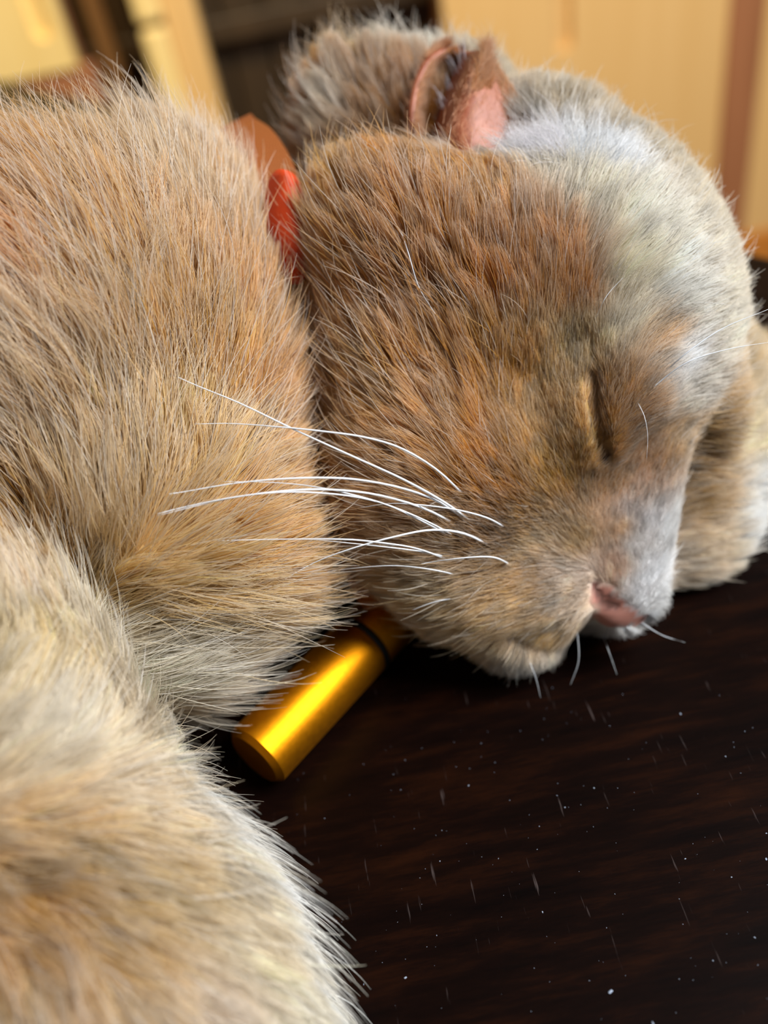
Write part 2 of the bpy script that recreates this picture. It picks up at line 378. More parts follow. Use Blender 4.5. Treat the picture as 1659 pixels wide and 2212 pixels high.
vcol = vc * (1 - nm) + nm * (pink * (1 - fre) * (1 - 0.7 * nos) + frec * fre)
at = me.color_attributes.new('coat', 'FLOAT_COLOR', 'POINT')
at.data.foreach_set('color', np.concatenate([vcol, np.ones((len(vcol), 1))], 1).astype(np.float32).ravel())
skin, nt, b = new_mat('cat_skin')
an = nt.nodes.new('ShaderNodeAttribute'); an.attribute_name = 'coat'
nt.links.new(an.outputs['Color'], b.inputs['Base Color']); b.inputs['Roughness'].default_value = 0.55
nz = nt.nodes.new('ShaderNodeTexNoise'); nz.inputs['Scale'].default_value = 1500
bp = nt.nodes.new('ShaderNodeBump'); bp.inputs['Strength'].default_value = 0.25; bp.inputs['Distance'].default_value = 0.0005
nt.links.new(nz.outputs['Fac'], bp.inputs['Height']); nt.links.new(bp.outputs[0], b.inputs['Normal'])
body = obj('body', me, skin, cat)

# ------------------------------------------------------------------ hair
def hair_material():
    mt = bpy.data.materials.new('cat_hair'); mt.use_nodes = True; nt = mt.node_tree
    nt.nodes.remove(nt.nodes['Principled BSDF']); out = nt.nodes['Material Output']
    at = nt.nodes.new('ShaderNodeAttribute'); at.attribute_name = 'tint'
    hi = nt.nodes.new('ShaderNodeHairInfo')
    hs = nt.nodes.new('ShaderNodeMix'); hs.data_type = 'RGBA'
    hs.inputs[7].default_value = (0.86, 0.78, 0.66, 1)
    mr = nt.nodes.new('ShaderNodeMapRange'); mr.inputs[1].default_value = 0.45; mr.inputs[2].default_value = 1.0; mr.inputs[4].default_value = 0.25
    nt.links.new(hi.outputs['Intercept'], mr.inputs[0]); nt.links.new(mr.outputs[0], hs.inputs[0])
    nt.links.new(at.outputs['Color'], hs.inputs[6])
    df = nt.nodes.new('ShaderNodeBsdfDiffuse'); tr = nt.nodes.new('ShaderNodeBsdfTranslucent')
    gl = nt.nodes.new('ShaderNodeBsdfHair'); gl.component = 'Reflection'
    gl.inputs['RoughnessU'].default_value = 0.25; gl.inputs['RoughnessV'].default_value = 0.6
    gl.inputs['Color'].default_value = (0.8, 0.8, 0.8, 1)
    m1 = nt.nodes.new('ShaderNodeMixShader'); m1.inputs[0].default_value = 0.3
    m2 = nt.nodes.new('ShaderNodeMixShader'); m2.inputs[0].default_value = 0.09
    for n in (df, tr): nt.links.new(hs.outputs[2], n.inputs['Color'])
    nt.links.new(df.outputs[0], m1.inputs[1]); nt.links.new(tr.outputs[0], m1.inputs[2])
    nt.links.new(m1.outputs[0], m2.inputs[1]); nt.links.new(gl.outputs[0], m2.inputs[2])
    nt.links.new(m2.outputs[0], out.inputs['Surface'])
    return mt
HAIR = hair_material()
def hair_object(name, pts, rad, col, parent):    # pts (N,K,3) world; rad (N,K); col (N,3)
    N, K, _ = pts.shape
    cu = bpy.data.hair_curves.new(name)
    cu.add_curves([K] * N)
    cu.attributes['position'].data.foreach_set('vector', pts.astype(np.float32).ravel())
    ra = cu.attributes.get('radius') or cu.attributes.new('radius', 'FLOAT', 'POINT')
    ra.data.foreach_set('value', rad.astype(np.float32).ravel())
    ca = cu.attributes.new('tint', 'FLOAT_COLOR', 'CURVE')
    ca.data.foreach_set('color', np.concatenate([col, np.ones((N, 1))], 1).astype(np.float32).ravel())
    cu.materials.append(HAIR)
    o = bpy.data.objects.new(name, cu); C.objects.link(o)
    o.parent = parent; o.matrix_parent_inverse = parent.matrix_world.inverted()
    o['kind'] = 'stuff'
    return o

tri = np.concatenate([faces[:, [0, 1, 2]], faces[:, [0, 2, 3]]])
ta, tb, tc_ = verts[tri[:, 0]], verts[tri[:, 1]], verts[tri[:, 2]]
tcen = (ta + tb + tc_) / 3
tn = np.cross(tb - ta, tc_ - ta); tarea = np.linalg.norm(tn, axis=1) / 2
tnv = vnrm[tri[:, 0]]
vd = tcen / np.linalg.norm(tcen, axis=1, keepdims=True)
facing = -(tnv * vd).sum(1)
upx = tcen[:, 0] / tcen[:, 2] * FOC + 829.5; vpx = tcen[:, 1] / tcen[:, 2] * FOC + 1106
inframe = (upx > -350) & (upx < 2000) & (vpx > -350) & (vpx < 2500)
dens = np.where(facing > -0.35, 1.0, 0.25) * np.where(inframe, 1.0, 0.25)
dens = np.where(tcen @ UPC + CAM_H * 100 < 0.3, 0, dens)
dens *= np.where(vpx < 1500, 1.0, 0.75)
dens *= np.clip(0.95 / shepard(tcen, lie_pos, lie_len[:, None], 0.5)[:, 0], 0.7, 2.6)     # short hair grows denser
def sample(n, wmul=1.0):
    w = tarea * dens * wmul; cw = np.cumsum(w); i = np.searchsorted(cw, rng.random(n) * cw[-1]); i = np.minimum(i, len(tri) - 1)
    r1 = np.sqrt(rng.random(n)); r2 = rng.random(n)
    bw = np.stack([1 - r1, r1 * (1 - r2), r1 * r2], 1)
    p = (verts[tri[i]] * bw[:, :, None]).sum(1); nn = (vnrm[tri[i]] * bw[:, :, None]).sum(1)
    return p, nn / np.linalg.norm(nn, axis=1, keepdims=True)
def groom(p, n, lenmul, K, lift0, lift1, jit, curl):
    v = shepard(p, lie_pos, np.concatenate([lie_dir, lie_len[:, None]], 1), 0.5)
    t = v[:, :3]; t = t - (t * n).sum(1, keepdims=True) * n; t /= np.linalg.norm(t, axis=1, keepdims=True) + 1e-9
    L = v[:, 3] * lenmul
    bt = np.cross(n, t)
    a = jit * rng.standard_normal(len(p))
    t = t * np.cos(a)[:, None] + bt * np.sin(a)[:, None]
    out = np.zeros((len(p), K, 3)); out[:, 0] = p
    lf0 = lift0 * (1 + 0.25 * rng.standard_normal(len(p))); cu = curl * rng.standard_normal(len(p))
    for k in range(1, K):
        s = (k - 0.5) / (K - 1)
        al = lf0 * (1 - s) + lift1 * s; be = cu * s
        d = (t * np.cos(be)[:, None] + bt * np.sin(be)[:, None]) * np.cos(al)[:, None] + n * np.sin(al)[:, None]
        out[:, k] = out[:, k - 1] + d * (L / (K - 1))[:, None]
    return out, L
def make_fur(name, n, lenmul, K, rad, lift0, lift1, jit, curl, clump, clump_n, lighten, lvar, gl=1.0):
    p, nn = sample(n, gl)
    keep = (nose_mask(p) < 0.25) & (eye_dist(p) > 0.0) & (ear_dist(p) > 0.42)
    p, nn = p[keep], nn[keep]
    lm = lenmul * (1 + lvar * (rng.random(len(p)) * 2 - 1))
    g, L = groom(p, nn, lm, K, lift0, lift1, jit, curl)
    if clump > 0:
        ci = rng.choice(len(p), clump_n, replace=False)
        kd = KDTree(clump_n)
        for j, q in enumerate(p[ci]): kd.insert(q, j)
        kd.balance()
        near = np.array([kd.find(q)[1] for q in p])
        cc = g[ci][near]
        s = (np.arange(K) / (K - 1)) ** 0.9
        dist = np.linalg.norm(p - p[ci][near], axis=1)
        amt = clump * np.clip((L - 0.25) / 0.9, 0.1, 1) * np.clip(1.7 - dist / 0.35, 0, 1) * rng.uniform(0.6, 1.15, len(p))
        g = g + (cc - g) * (s[None, :] * amt[:, None])[:, :, None]
    col = shepard(p, coat_pos, coat_col, 0.25)
    col = col * (1 + 0.12 * rng.standard_normal((len(p), 1)))
    if clump > 0: col = col * (1 + 0.16 * rng.standard_normal((clump_n, 1)))[near]
    col = col + (np.array([0.80, 0.76, 0.70]) - col) * (lighten * rng.random((len(p), 1)) * (rng.random((len(p), 1)) < (0.8 if clump == 0 else 0.35)))
    col = np.clip(col, 0.01, 0.92)
    rr = rad * (0.75 + 0.5 * rng.random(len(p)))
    rr = rr * np.clip(0.5 + 0.6 * L, 0.55, 1.3)
    prof = np.array([1 - 0.85 * (k / (K - 1)) ** 1.6 for k in range(K)])
    # hair tips never go under the table top
    hh = g @ UPC + CAM_H * 100
    g = g + UPC * np.clip(0.05 - hh, 0, None)[:, :, None]
    return hair_object(name, to_world(g), rr[:, None] * prof[None] * 0.01, col, cat)
NH = int(os.environ.get('NH', '400000'))
make_fur('fur', NH, 1.0, 6, 0.0055, 0.55, 0.12, 0.14, 0.25, 0.9, NH // 60, 0.55, 0.3)
TL = shepard(tcen, lie_pos, lie_len[:, None], 0.5)[:, 0]
make_fur('guard_hair', NH // 14, 1.3, 7, 0.0065, 0.6, 0.2, 0.15, 0.35, 0.0, 1, 0.8, 0.35, np.clip(TL, 0.1, 2) ** 2.2)

# ------------------------------------------------------------------ ear, whiskers, lashes
def patch_mesh(name, grid, mat, parent, thick, sub=2):
    """grid[r][c] of camera-space points -> smooth sheet with thickness"""
    nr, nc = len(grid), len(grid[0])
    bm = bmesh.new()
    vs = [[bm.verts.new(Vector(to_world(np.array(q)))) for q in row] for row in grid]
    for r in range(nr - 1):
        for c in range(nc - 1):
            bm.faces.new((vs[r][c], vs[r][c + 1], vs[r + 1][c + 1], vs[r + 1][c]))
    bmesh.ops.recalc_face_normals(bm, faces=bm.faces)
    o = bm_obj(name, bm, mat, parent, True)
    sm = o.modifiers.new('sub', 'SUBSURF'); sm.levels = sub; sm.render_levels = sub
    so = o.modifiers.new('thick', 'SOLIDIFY'); so.thickness = thick; so.offset = 0
    return o
ear_mat, nt, b = new_mat('ear_skin')
b.inputs['Roughness'].default_value = 0.5
b.inputs['Subsurface Weight'].default_value = 0.12; b.inputs['Subsurface Radius'].default_value = (0.006, 0.002, 0.001); b.inputs['Subsurface Scale'].default_value = 0.5
tcn = nt.nodes.new('ShaderNodeTexCoord'); n1 = nt.nodes.new('ShaderNodeTexNoise'); n1.inputs['Scale'].default_value = 140
nt.links.new(tcn.outputs['Object'], n1.inputs['Vector'])
rp = nt.nodes.new('ShaderNodeValToRGB')
rp.color_ramp.elements[0].color = srgb(152, 82, 52); rp.color_ramp.elements[0].position = 0.35
rp.color_ramp.elements[1].color = srgb(178, 106, 74); rp.color_ramp.elements[1].position = 0.65
nt.links.new(n1.outputs['Fac'], rp.inputs[0]); nt.links.new(rp.outputs[0], b.inputs['Base Color'])

ED = float(surf([(1060, 345)])[0])            # the head's depth just below the ear
def E(px, py, dd): return P(px, py, ED + dd)
EAR = [  # rows base -> tip; columns: back edge, pocket, fold, front flap edge, flap middle, front edge
    [E(892, 300, 1.6), E(922, 320, 3.2), E(950, 330, 2.8), E(968, 330, 0.55), E(1040, 372, 0.45), E(1150, 335, 1.2)],
    [E(886, 245, 1.7), E(915, 262, 3.8), E(945, 270, 3.2), E(955, 275, 0.35), E(1040, 305, 0.75), E(1140, 262, 1.2)],
    [E(898, 180, 1.8), E(925, 195, 3.8), E(962, 205, 3.4), E(985, 212, 0.45), E(1050, 225, 0.95), E(1116, 212, 1.2)],
    [E(922, 130, 2.0), E(948, 145, 3.5), E(985, 150, 3.2), E(1012, 155, 0.8), E(1048, 160, 1.15), E(1080, 158, 1.25)],
    [E(962, 104, 2.2), E(980, 110, 2.4), E(1002, 112, 2.2), E(1036, 116, 1.3), E(1042, 114, 1.4), E(1048, 116, 1.45)],
]
ear = patch_mesh('ear', EAR, ear_mat, cat, 0.0014)
ear['label'] = 'folded ear with pink inner skin and pointed tip'
def mirror_head(p):
    p = np.asarray(p); return p - 2 * ((p - HC) @ HL) * HL
FAR = [[mirror_head(q) - HU * 1.2 - HL * (-0.6) for q in row] for row in EAR]
ear2 = patch_mesh('ear', FAR, ear_mat, cat, 0.0014)

def strands(name, roots, dirs, nrm, L, rad, col, curl=0.4, droop=0.0, K=7):
    n = len(roots); g = np.zeros((n, K, 3)); g[:, 0] = roots
    ax = np.cross(dirs, nrm); cu = curl * rng.standard_normal(n); cv = curl * rng.standard_normal(n)
    for k in range(1, K):
        s = (k - 0.5) / (K - 1)
        d = dirs + ax * (cu * s)[:, None] + nrm * ((cv - droop) * s)[:, None]
        d /= np.linalg.norm(d, axis=1, keepdims=True)
        g[:, k] = g[:, k - 1] + d * (L / (K - 1))[:, None]
    prof = np.array([1 - 0.8 * (k / (K - 1)) ** 1.5 for k in range(K)])
    return hair_object(name, to_world(g), (rad[:, None] * prof) * 0.01, col, cat)
def grid_pts(G, n, u0, u1, v0, v1):
    """random points on the ear sheet with directions tip-wards and normals"""
    G = np.array(G); nr, nc = G.shape[:2]
    v = v0 + (v1 - v0) * rng.random(n); u = u0 + (u1 - u0) * rng.random(n)
    def at(v, u):
        i = np.clip(v.astype(int), 0, nr - 2); j = np.clip(u.astype(int), 0, nc - 2); a = (v - i)[:, None]; c = (u - j)[:, None]
        return G[i, j] * (1 - a) * (1 - c) + G[i + 1, j] * a * (1 - c) + G[i, j + 1] * (1 - a) * c + G[i + 1, j + 1] * a * c
    p = at(v, u); dv = at(v + 0.05, u) - at(v - 0.05, u); du = at(v, u + 0.05) - at(v, u - 0.05)
    nn = np.cross(du, dv); nn /= np.linalg.norm(nn, axis=1, keepdims=True) + 1e-9
    nn[(nn[:, 2] > 0)] *= -1
    dv /= np.linalg.norm(dv, axis=1, keepdims=True) + 1e-9
    return p, dv, nn
def tints(n, c, var=0.12):
    return np.clip(np.array(srgb(*c)[:3])[None] * (1 + var * rng.standard_normal((n, 1))), 0.01, 0.95)
def ear_hair(n, u0, u1, v0, v1, c, L, lift, curl=0.5, rad=0.005, sgn=1, side=0.0):
    p, dv, nn = grid_pts(EAR, n, u0, u1, v0, v1)
    d = dv + nn * lift * sgn + np.cross(dv, nn) * side + 0.2 * rng.standard_normal((n, 3)); d /= np.linalg.norm(d, axis=1, keepdims=True)
    strands('ear_hair', p + nn * 0.07 * sgn, d, nn, L * rng.uniform(0.5, 1.2, n), np.full(n, rad), tints(n, c), curl)
ear_hair(5500, 0.0, 0.5, 0.0, 4.0, (206, 138, 64), 0.30, 0.4)                 # back rim, ginger
ear_hair(4000, 0.0, 2.0, 0.0, 4.0, (190, 130, 80), 0.28, 0.3, sgn=-1)
ear_hair(2600, 0.3, 2.3, 0.0, 4.0, (120, 84, 74), 0.22, 0.3)          # pocket lining, its shade put into the dark hair colour
ear_hair(1500, 3.3, 4.2, 2.3, 3.9, (205, 140, 66), 0.45, 0.5, 0.8)             # ginger tuft under the tip
ear_hair(900, 3.0, 5.0, 0.4, 3.0, (225, 160, 110), 0.25, 0.3, 0.9, 0.003)      # fine down on the pink skin
ear_hair(900, 4.5, 5.0, 0.3, 4.0, (206, 160, 110), 0.22, 0.3, 0.6)             # front rim
ear_hair(2500, 3.6, 5.0, 0.5, 4.0, (200, 186, 162), 0.40, 0.4, sgn=-1)         # outside, front
ear_hair(120, 1.2, 2.6, 1.5, 3.6, (235, 228, 232), 0.55, 0.9, 0.8, 0.006)      # pale hairs in the pocket
def tuft(px0, px1, py0, py1, n, c, L, ang, spread, lift, curl, rad=0.005):
    q = np.stack([rng.uniform(px0, px1, n), rng.uniform(py0, py1, n)], 1); dd = surf(q)
    p = np.array([P(x, y, d) for (x, y), d in zip(q, dd)]); nn = grad(p)
    a = R(ang) + spread * rng.standard_normal(n)
    d = np.stack([np.cos(a), np.sin(a), np.zeros(n)], 1); d -= (d * nn).sum(1, keepdims=True) * nn; d /= np.linalg.norm(d, axis=1, keepdims=True) + 1e-9
    d = d + nn * lift; d /= np.linalg.norm(d, axis=1, keepdims=True)
    strands('fur_tuft', p, d, nn, L * rng.uniform(0.5, 1.2, n), np.full(n, rad), tints(n, c, 0.06), curl, 0.5)
tuft(1110, 1240, 300, 365, 900, (244, 240, 244), 0.75, -150, 0.6, 0.9, 0.9)     # white tuft in front of the ear
tuft(1180, 1370, 305, 375, 1500, (240, 242, 245), 0.55, -60, 0.8, 0.7, 0.8)

def tube(name, pts, radii, mat, parent, sides=6):
    bm = bmesh.new(); rings = []
    pts = [Vector(p) for p in pts]
    for i, p in enumerate(pts):
        t = (pts[min(i + 1, len(pts) - 1)] - pts[max(i - 1, 0)]).normalized()
        a = t.orthogonal().normalized() if i == 0 else (prev - t * prev.dot(t)).normalized()
        prev = a; c = t.cross(a)
        rings.append([bm.verts.new(p + (a * math.cos(2 * math.pi * k / sides) + c * math.sin(2 * math.pi * k / sides)) * radii[i]) for k in range(sides)])
    for r0, r1 in zip(rings[:-1], rings[1:]):
        for k in range(sides): bm.faces.new((r0[k], r0[(k + 1) % sides], r1[(k + 1) % sides], r1[k]))
    bm.faces.new(rings[0][::-1]); bm.faces.new(rings[-1])
    return bm_obj(name, bm, mat, parent, True)
catmull = catmull_
wh_mat = simple('whisker_white', (0.9, 0.92, 0.95, 1), 0.3)
wh_mat.node_tree.nodes['Principled BSDF'].inputs['Subsurface Weight'].default_value = 0.0
WH = [([(1022, 1092), (950, 1020), (870, 970), (790, 945), (700, 932), (600, 922), (500, 915), (420, 916)], 1.0),
      ([(1040, 1142), (960, 1085), (870, 1035), (760, 985), (640, 930), (520, 872), (430, 835), (385, 815)], 1.05),
      ([(1065, 1182), (1000, 1152), (930, 1145), (850, 1160), (760, 1185), (680, 1215), (600, 1260)], 1.1),
      ([(1030, 1142), (950, 1085), (870, 1055), (780, 1037), (700, 1032), (600, 1035), (500, 1045), (400, 1062), (365, 1067)], 1.0),
      ([(1005, 1145), (920, 1100), (820, 1070), (720, 1058), (620, 1060), (500, 1075), (400, 1095), (340, 1110)], 1.0),
      ([(990, 1168), (900, 1120), (820, 1085), (700, 1055), (600, 1043), (480, 1040)], 0.75),
      ([(992, 1165), (930, 1130), (840, 1092), (760, 1072), (650, 1063), (550, 1068), (450, 1087), (340, 1114)], 0.8),
      ([(1095, 1142), (1050, 1118), (980, 1100), (900, 1090), (840, 1088), (772, 1098)], 0.85),
      ([(1102, 1220), (1070, 1205), (1030, 1203), (960, 1210), (910, 1218)], 0.9),
      ([(975, 1212), (900, 1185), (820, 1172), (740, 1165), (600, 1165), (470, 1168)], 0.8),
      ([(978, 1206), (900, 1190), (800, 1178), (700, 1168), (640, 1163)], 0.75),
      ([(1000, 1245), (930, 1230), (850, 1222), (760, 1228), (680, 1240)], 0.6),
      ([(995, 1290), (940, 1300), (890, 1318)], 0.45),
      ([(1425, 815), (1480, 765), (1560, 710), (1660, 668)], 0.6),
      ([(1400, 845), (1480, 785), (1570, 755), (1670, 738)], 0.55),
      ([(1378, 870), (1392, 900), (1399, 940), (1397, 992)], 0.28),
      ([(1298, 1360), (1318, 1415), (1333, 1458)], 0.3), ([(1132, 1405), (1156, 1460), (1168, 1508)], 0.3),
      ([(1246, 1352), (1250, 1425), (1232, 1480)], 0.3), ([(1385, 1345), (1430, 1372), (1480, 1388)], 0.4),
      ([(850, 455), (880, 540), (905, 620), (945, 685)], 0.5), ([(1285, 690), (1310, 640), (1345, 600)], 0.35)]
for pl, w in WH:
    q = catmull(np.array(pl, float), 26)
    sf = surf(q); t = np.linspace(0, 1, len(q))
    long = len(pl) > 4
    if long:
        d = sf[0] + (min(sf[-1], sf.min() + 1.5) - 0.75 - sf[0]) * t - 0.9 * np.sin(math.pi * np.minimum(1, t * 1.1)) * (1 if w > 0.7 else 0.7)
        d = np.minimum(d, sf - 0.62 * np.minimum(1, t * 5)); d[0] = sf[0] + 0.1
    else:
        hit = sf < 28
        d = np.minimum(sf, sf[0] + 0.05) - (0.1 if q[0, 1] > 1300 else 0.42) * np.minimum(1, t * 3)
    for _ in range(6): d[1:-1] = (d[:-2] + 2 * d[1:-1] + d[2:]) / 4
    c3 = np.array([P(x, y, z) for (x, y), z in zip(q, d)])
    rad = 0.023 * w * (1 - 0.8 * t ** 1.4) * 0.01
    wk = tube('whisker', to_world(c3), rad, wh_mat, cat)
    wk['group'] = 'whiskers of the cat'

# ================================================================== collar and its capsule
collar_mat, nt, b = new_mat('collar_fabric')
b.inputs['Roughness'].default_value = 0.75
wv = nt.nodes.new('ShaderNodeTexWave'); wv.inputs['Scale'].default_value = 900; wv.inputs['Distortion'].default_value = 0.5
tcn = nt.nodes.new('ShaderNodeTexCoord'); nt.links.new(tcn.outputs['Object'], wv.inputs['Vector'])
rp = nt.nodes.new('ShaderNodeValToRGB'); rp.color_ramp.elements[0].color = srgb(140, 72, 12); rp.color_ramp.elements[1].color = srgb(158, 84, 18)
nt.links.new(wv.outputs['Fac'], rp.inputs[0]); nt.links.new(rp.outputs[0], b.inputs['Base Color'])
bp = nt.nodes.new('ShaderNodeBump'); bp.inputs['Strength'].default_value = 0.4; bp.inputs['Distance'].default_value = 0.0003
nt.links.new(wv.outputs['Fac'], bp.inputs['Height']); nt.links.new(bp.outputs[0], b.inputs['Normal'])
collar = empty('pet_collar', wpix(700, 900, 20))
tag(collar, 'orange fabric collar around the cat\'s neck, partly hidden by fur', 'collar')
ring = catmull([P(505, 275, 20.8), P(545, 305, 19.9), P(585, 370, 19.2), P(622, 470, 18.9), P(650, 570, 18.7), P(672, 700, 18.5), P(700, 850, 18.3), P(730, 1000, 18.2),
                P(770, 1150, 18.4), P(830, 1290, 19.0), P(900, 1260, 21), P(930, 1050, 23.5), P(860, 750, 25), P(720, 560, 25), P(590, 400, 23.5), P(505, 275, 20.8)], 90)
bm = bmesh.new(); rows = []
cen = ring.mean(0)
for i, p in enumerate(ring[:-1]):
    t = unit(ring[i + 1] - ring[i - 1 if i else -2]); wd = unit(np.cross(t, p - cen))
    out = unit(np.cross(wd, t)); out = out if out @ (p - cen) > 0 else -out
    rows.append([bm.verts.new(Vector(to_world(p + wd * a * 0.5 + out * o))) for a, o in ((-1, 0), (1, 0), (1, 0.12), (-1, 0.12))])
for i in range(len(rows)):
    r0, r1 = rows[i], rows[(i + 1) % len(rows)]
    for k in range(4): bm.faces.new((r0[k], r0[(k + 1) % 4], r1[(k + 1) % 4], r1[k]))
bmesh.ops.recalc_face_normals(bm, faces=bm.faces)
bm_obj('collar_band', bm, collar_mat, collar)
tab_mat = simple('collar_tab_fabric', srgb(212, 66, 4), 0.7, 0, 0.12, 400)
TABG = [[P(585, 385, 18.3), P(606, 362, 17.9), P(628, 375, 17.8), P(645, 395, 18.1)],
        [P(575, 440, 18.3), P(605, 430, 17.8), P(640, 438, 17.6), P(662, 450, 17.9)],
        [P(566, 490, 18.2), P(600, 498, 17.6), P(640, 500, 17.6), P(665, 510, 17.8)],
        [P(580, 555, 18.2), P(610, 560, 17.8), P(640, 562, 17.6), P(662, 565, 17.8)],
        [P(600, 610, 18.1), P(622, 615, 17.8), P(642, 615, 17.8), P(658, 612, 17.8)]]
patch_mesh('strap_end', TABG, tab_mat, collar, 0.0012)

gold, nt, b = new_mat('gold_anodised_metal')
b.inputs['Metallic'].default_value = 1.0; b.inputs['Roughness'].default_value = 0.32
b.inputs['Base Color'].default_value = srgb(222, 142, 18)
n1 = nt.nodes.new('ShaderNodeTexNoise'); n1.inputs['Scale'].default_value = 900; n1.inputs['Detail'].default_value = 4
tcn = nt.nodes.new('ShaderNodeTexCoord'); nt.links.new(tcn.outputs['Object'], n1.inputs['Vector'])
mr = nt.nodes.new('ShaderNodeMapRange'); mr.inputs[3].default_value = 0.40; mr.inputs[4].default_value = 0.54
nt.links.new(n1.outputs['Fac'], mr.inputs[0]); nt.links.new(mr.outputs[0], b.inputs['Roughness'])
bp = nt.nodes.new('ShaderNodeBump'); bp.inputs['Strength'].default_value = 0.12; bp.inputs['Distance'].default_value = 0.0002
nt.links.new(n1.outputs['Fac'], bp.inputs['Height']); nt.links.new(bp.outputs[0], b.inputs['Normal'])
rubber = simple('black_rubber', (0.008, 0.008, 0.009, 1), 0.45)
CR = 0.0073
cA = Vector(ray_plane(852, 1318, 2, TABLE_Z + CR)); cB = Vector(ray_plane(548, 1640, 2, TABLE_Z + CR))
ax = (cA - cB).normalized(); LEN = (cA - cB).length
print('capsule length', LEN)
capsule = empty('collar_capsule', cB - Vector((0, 0, CR)))
tag(capsule, 'gold metal capsule with black rubber ring hanging at the cat\'s throat', 'pet tag')
def lathe(name, prof, mat, parent, seg=48):
    a = ax.orthogonal().normalized(); c = ax.cross(a); bm = bmesh.new(); rings = []
    for (h, r) in prof:
        rings.append([bm.verts.new(cB + ax * h + (a * math.cos(2 * math.pi * k / seg) + c * math.sin(2 * math.pi * k / seg)) * max(r, 1e-5)) for k in range(seg)])
    for r0, r1 in zip(rings[:-1], rings[1:]):
        for k in range(seg): bm.faces.new((r0[k], r0[(k + 1) % seg], r1[(k + 1) % seg], r1[k]))
    bmesh.ops.recalc_face_normals(bm, faces=bm.faces)
    o = bm_obj(name, bm, mat, parent, True)
    md = o.modifiers.new('edge', 'EDGE_SPLIT'); md.split_angle = R(40)
    return o
j = LEN * 0.73
lathe('barrel', [(0, 0), (0, CR - 0.0012), (0.0012, CR), (j - 0.0002, CR), (j, CR - 0.0002), (j, 0)], gold, capsule)
lathe('seal_ring', [(j, 0), (j, CR + 0.0001), (j + 0.0003, CR + 0.0003), (j + 0.0011, CR + 0.0003), (j + 0.0014, CR + 0.0001), (j + 0.0014, 0)], rubber, capsule)
lathe('cap', [(j + 0.0014, 0), (j + 0.0014, CR - 0.0002), (j + 0.0017, CR), (LEN - 0.001, CR), (LEN, CR - 0.001), (LEN, 0.0015), (LEN + 0.002, 0.0012), (LEN + 0.002, 0)], gold, capsule)
loop = []
for k in range(25):
    an_ = 2 * math.pi * k / 24
    loop.append(cA + ax * (0.004 + 0.0035 * math.cos(an_)) + Vector((0, 0, 0.0035 * math.sin(an_))))
tube('split_ring', loop, [0.0005] * 25, simple('ring_metal', (0.6, 0.6, 0.6, 1), 0.25, 1.0), capsule)

# ================================================================== table
wood, nt, b = new_mat('dark_varnished_wood')
tcn = nt.nodes.new('ShaderNodeTexCoord'); mp = nt.nodes.new('ShaderNodeMapping')
nt.links.new(tcn.outputs['Object'], mp.inputs['Vector'])
mp.inputs['Rotation'].default_value = (0, 0, R(8)); mp.inputs['Scale'].default_value = (14, 90, 14)
n1 = nt.nodes.new('ShaderNodeTexNoise'); n1.inputs['Scale'].default_value = 2.2; n1.inputs['Detail'].default_value = 8; n1.inputs['Roughness'].default_value = 0.7
nt.links.new(mp.outputs[0], n1.inputs['Vector'])
rp = nt.nodes.new('ShaderNodeValToRGB')
els = rp.color_ramp.elements
els[0].position = 0.32; els[0].color = (0.0018, 0.0006, 0.0004, 1)
els[1].position = 0.72; els[1].color = (0.016, 0.0042, 0.0012, 1)
e = els.new(0.5); e.color = (0.0048, 0.0014, 0.0007, 1)
nt.links.new(n1.outputs['Fac'], rp.inputs[0])
# fine pale scratches, all running one way
mp2 = nt.nodes.new('ShaderNodeMapping'); nt.links.new(tcn.outputs['Object'], mp2.inputs['Vector'])
mp2.inputs['Rotation'].default_value = (0, 0, R(-38)); mp2.inputs['Scale'].default_value = (1300, 95, 1)
n2 = nt.nodes.new('ShaderNodeTexNoise'); n2.inputs['Scale'].default_value = 1.0; n2.inputs['Detail'].default_value = 3
nt.links.new(mp2.outputs[0], n2.inputs['Vector'])
r2 = nt.nodes.new('ShaderNodeMapRange'); r2.inputs[1].default_value = 0.69; r2.inputs[2].default_value = 0.80
nt.links.new(n2.outputs['Fac'], r2.inputs[0])
mx = nt.nodes.new('ShaderNodeMix'); mx.data_type = 'RGBA'; mx.inputs[7].default_value = (0.075, 0.055, 0.05, 1)
nt.links.new(r2.outputs[0], mx.inputs[0]); nt.links.new(rp.outputs[0], mx.inputs[6])
nt.links.new(mx.outputs[2], b.inputs['Base Color'])
b.inputs['Roughness'].default_value = 0.42; b.inputs['Specular IOR Level'].default_value = 0.06
bp = nt.nodes.new('ShaderNodeBump'); bp.inputs['Strength'].default_value = 0.12; bp.inputs['Distance'].default_value = 0.0004
nt.links.new(n1.outputs['Fac'], bp.inputs['Height']); nt.links.new(bp.outputs[0], b.inputs['Normal'])
eR = ray_plane(1640, 545, 2, TABLE_Z); eL = ray_plane(60, 185, 2, TABLE_Z)
print('table edge', eR, eL)
ed = unit((eR - eL)[:2]); ang = math.atan2(ed[1], ed[0])
table = empty('wooden_table', Vector((0, 0, 0)))
tag(table, 'dark varnished wooden table scattered with dust, with the cat asleep on it', 'table')
mid = (eR + eL) / 2
T = Matrix.Translation((mid[0], mid[1], 0)) @ Matrix.Rotation(ang, 4, 'Z')
def tpart(name, x0, x1, y0, y1, z0, z1, bev):
    bm = box_bm(x0, x1, y0, y1, z0, z1, bev, 3); bmesh.ops.transform(bm, matrix=T, verts=bm.verts)
    return bm_obj(name, bm, wood, table)
tpart('table_top', -0.75, 0.75, -0.95, 0.0, TABLE_Z - 0.032, TABLE_Z, 0.004)
for sx in (-0.68, 0.68):
    for sy in (-0.88, -0.07): tpart('leg', sx - 0.035, sx + 0.035, sy - 0.035, sy + 0.035, 0, TABLE_Z - 0.032, 0.003)
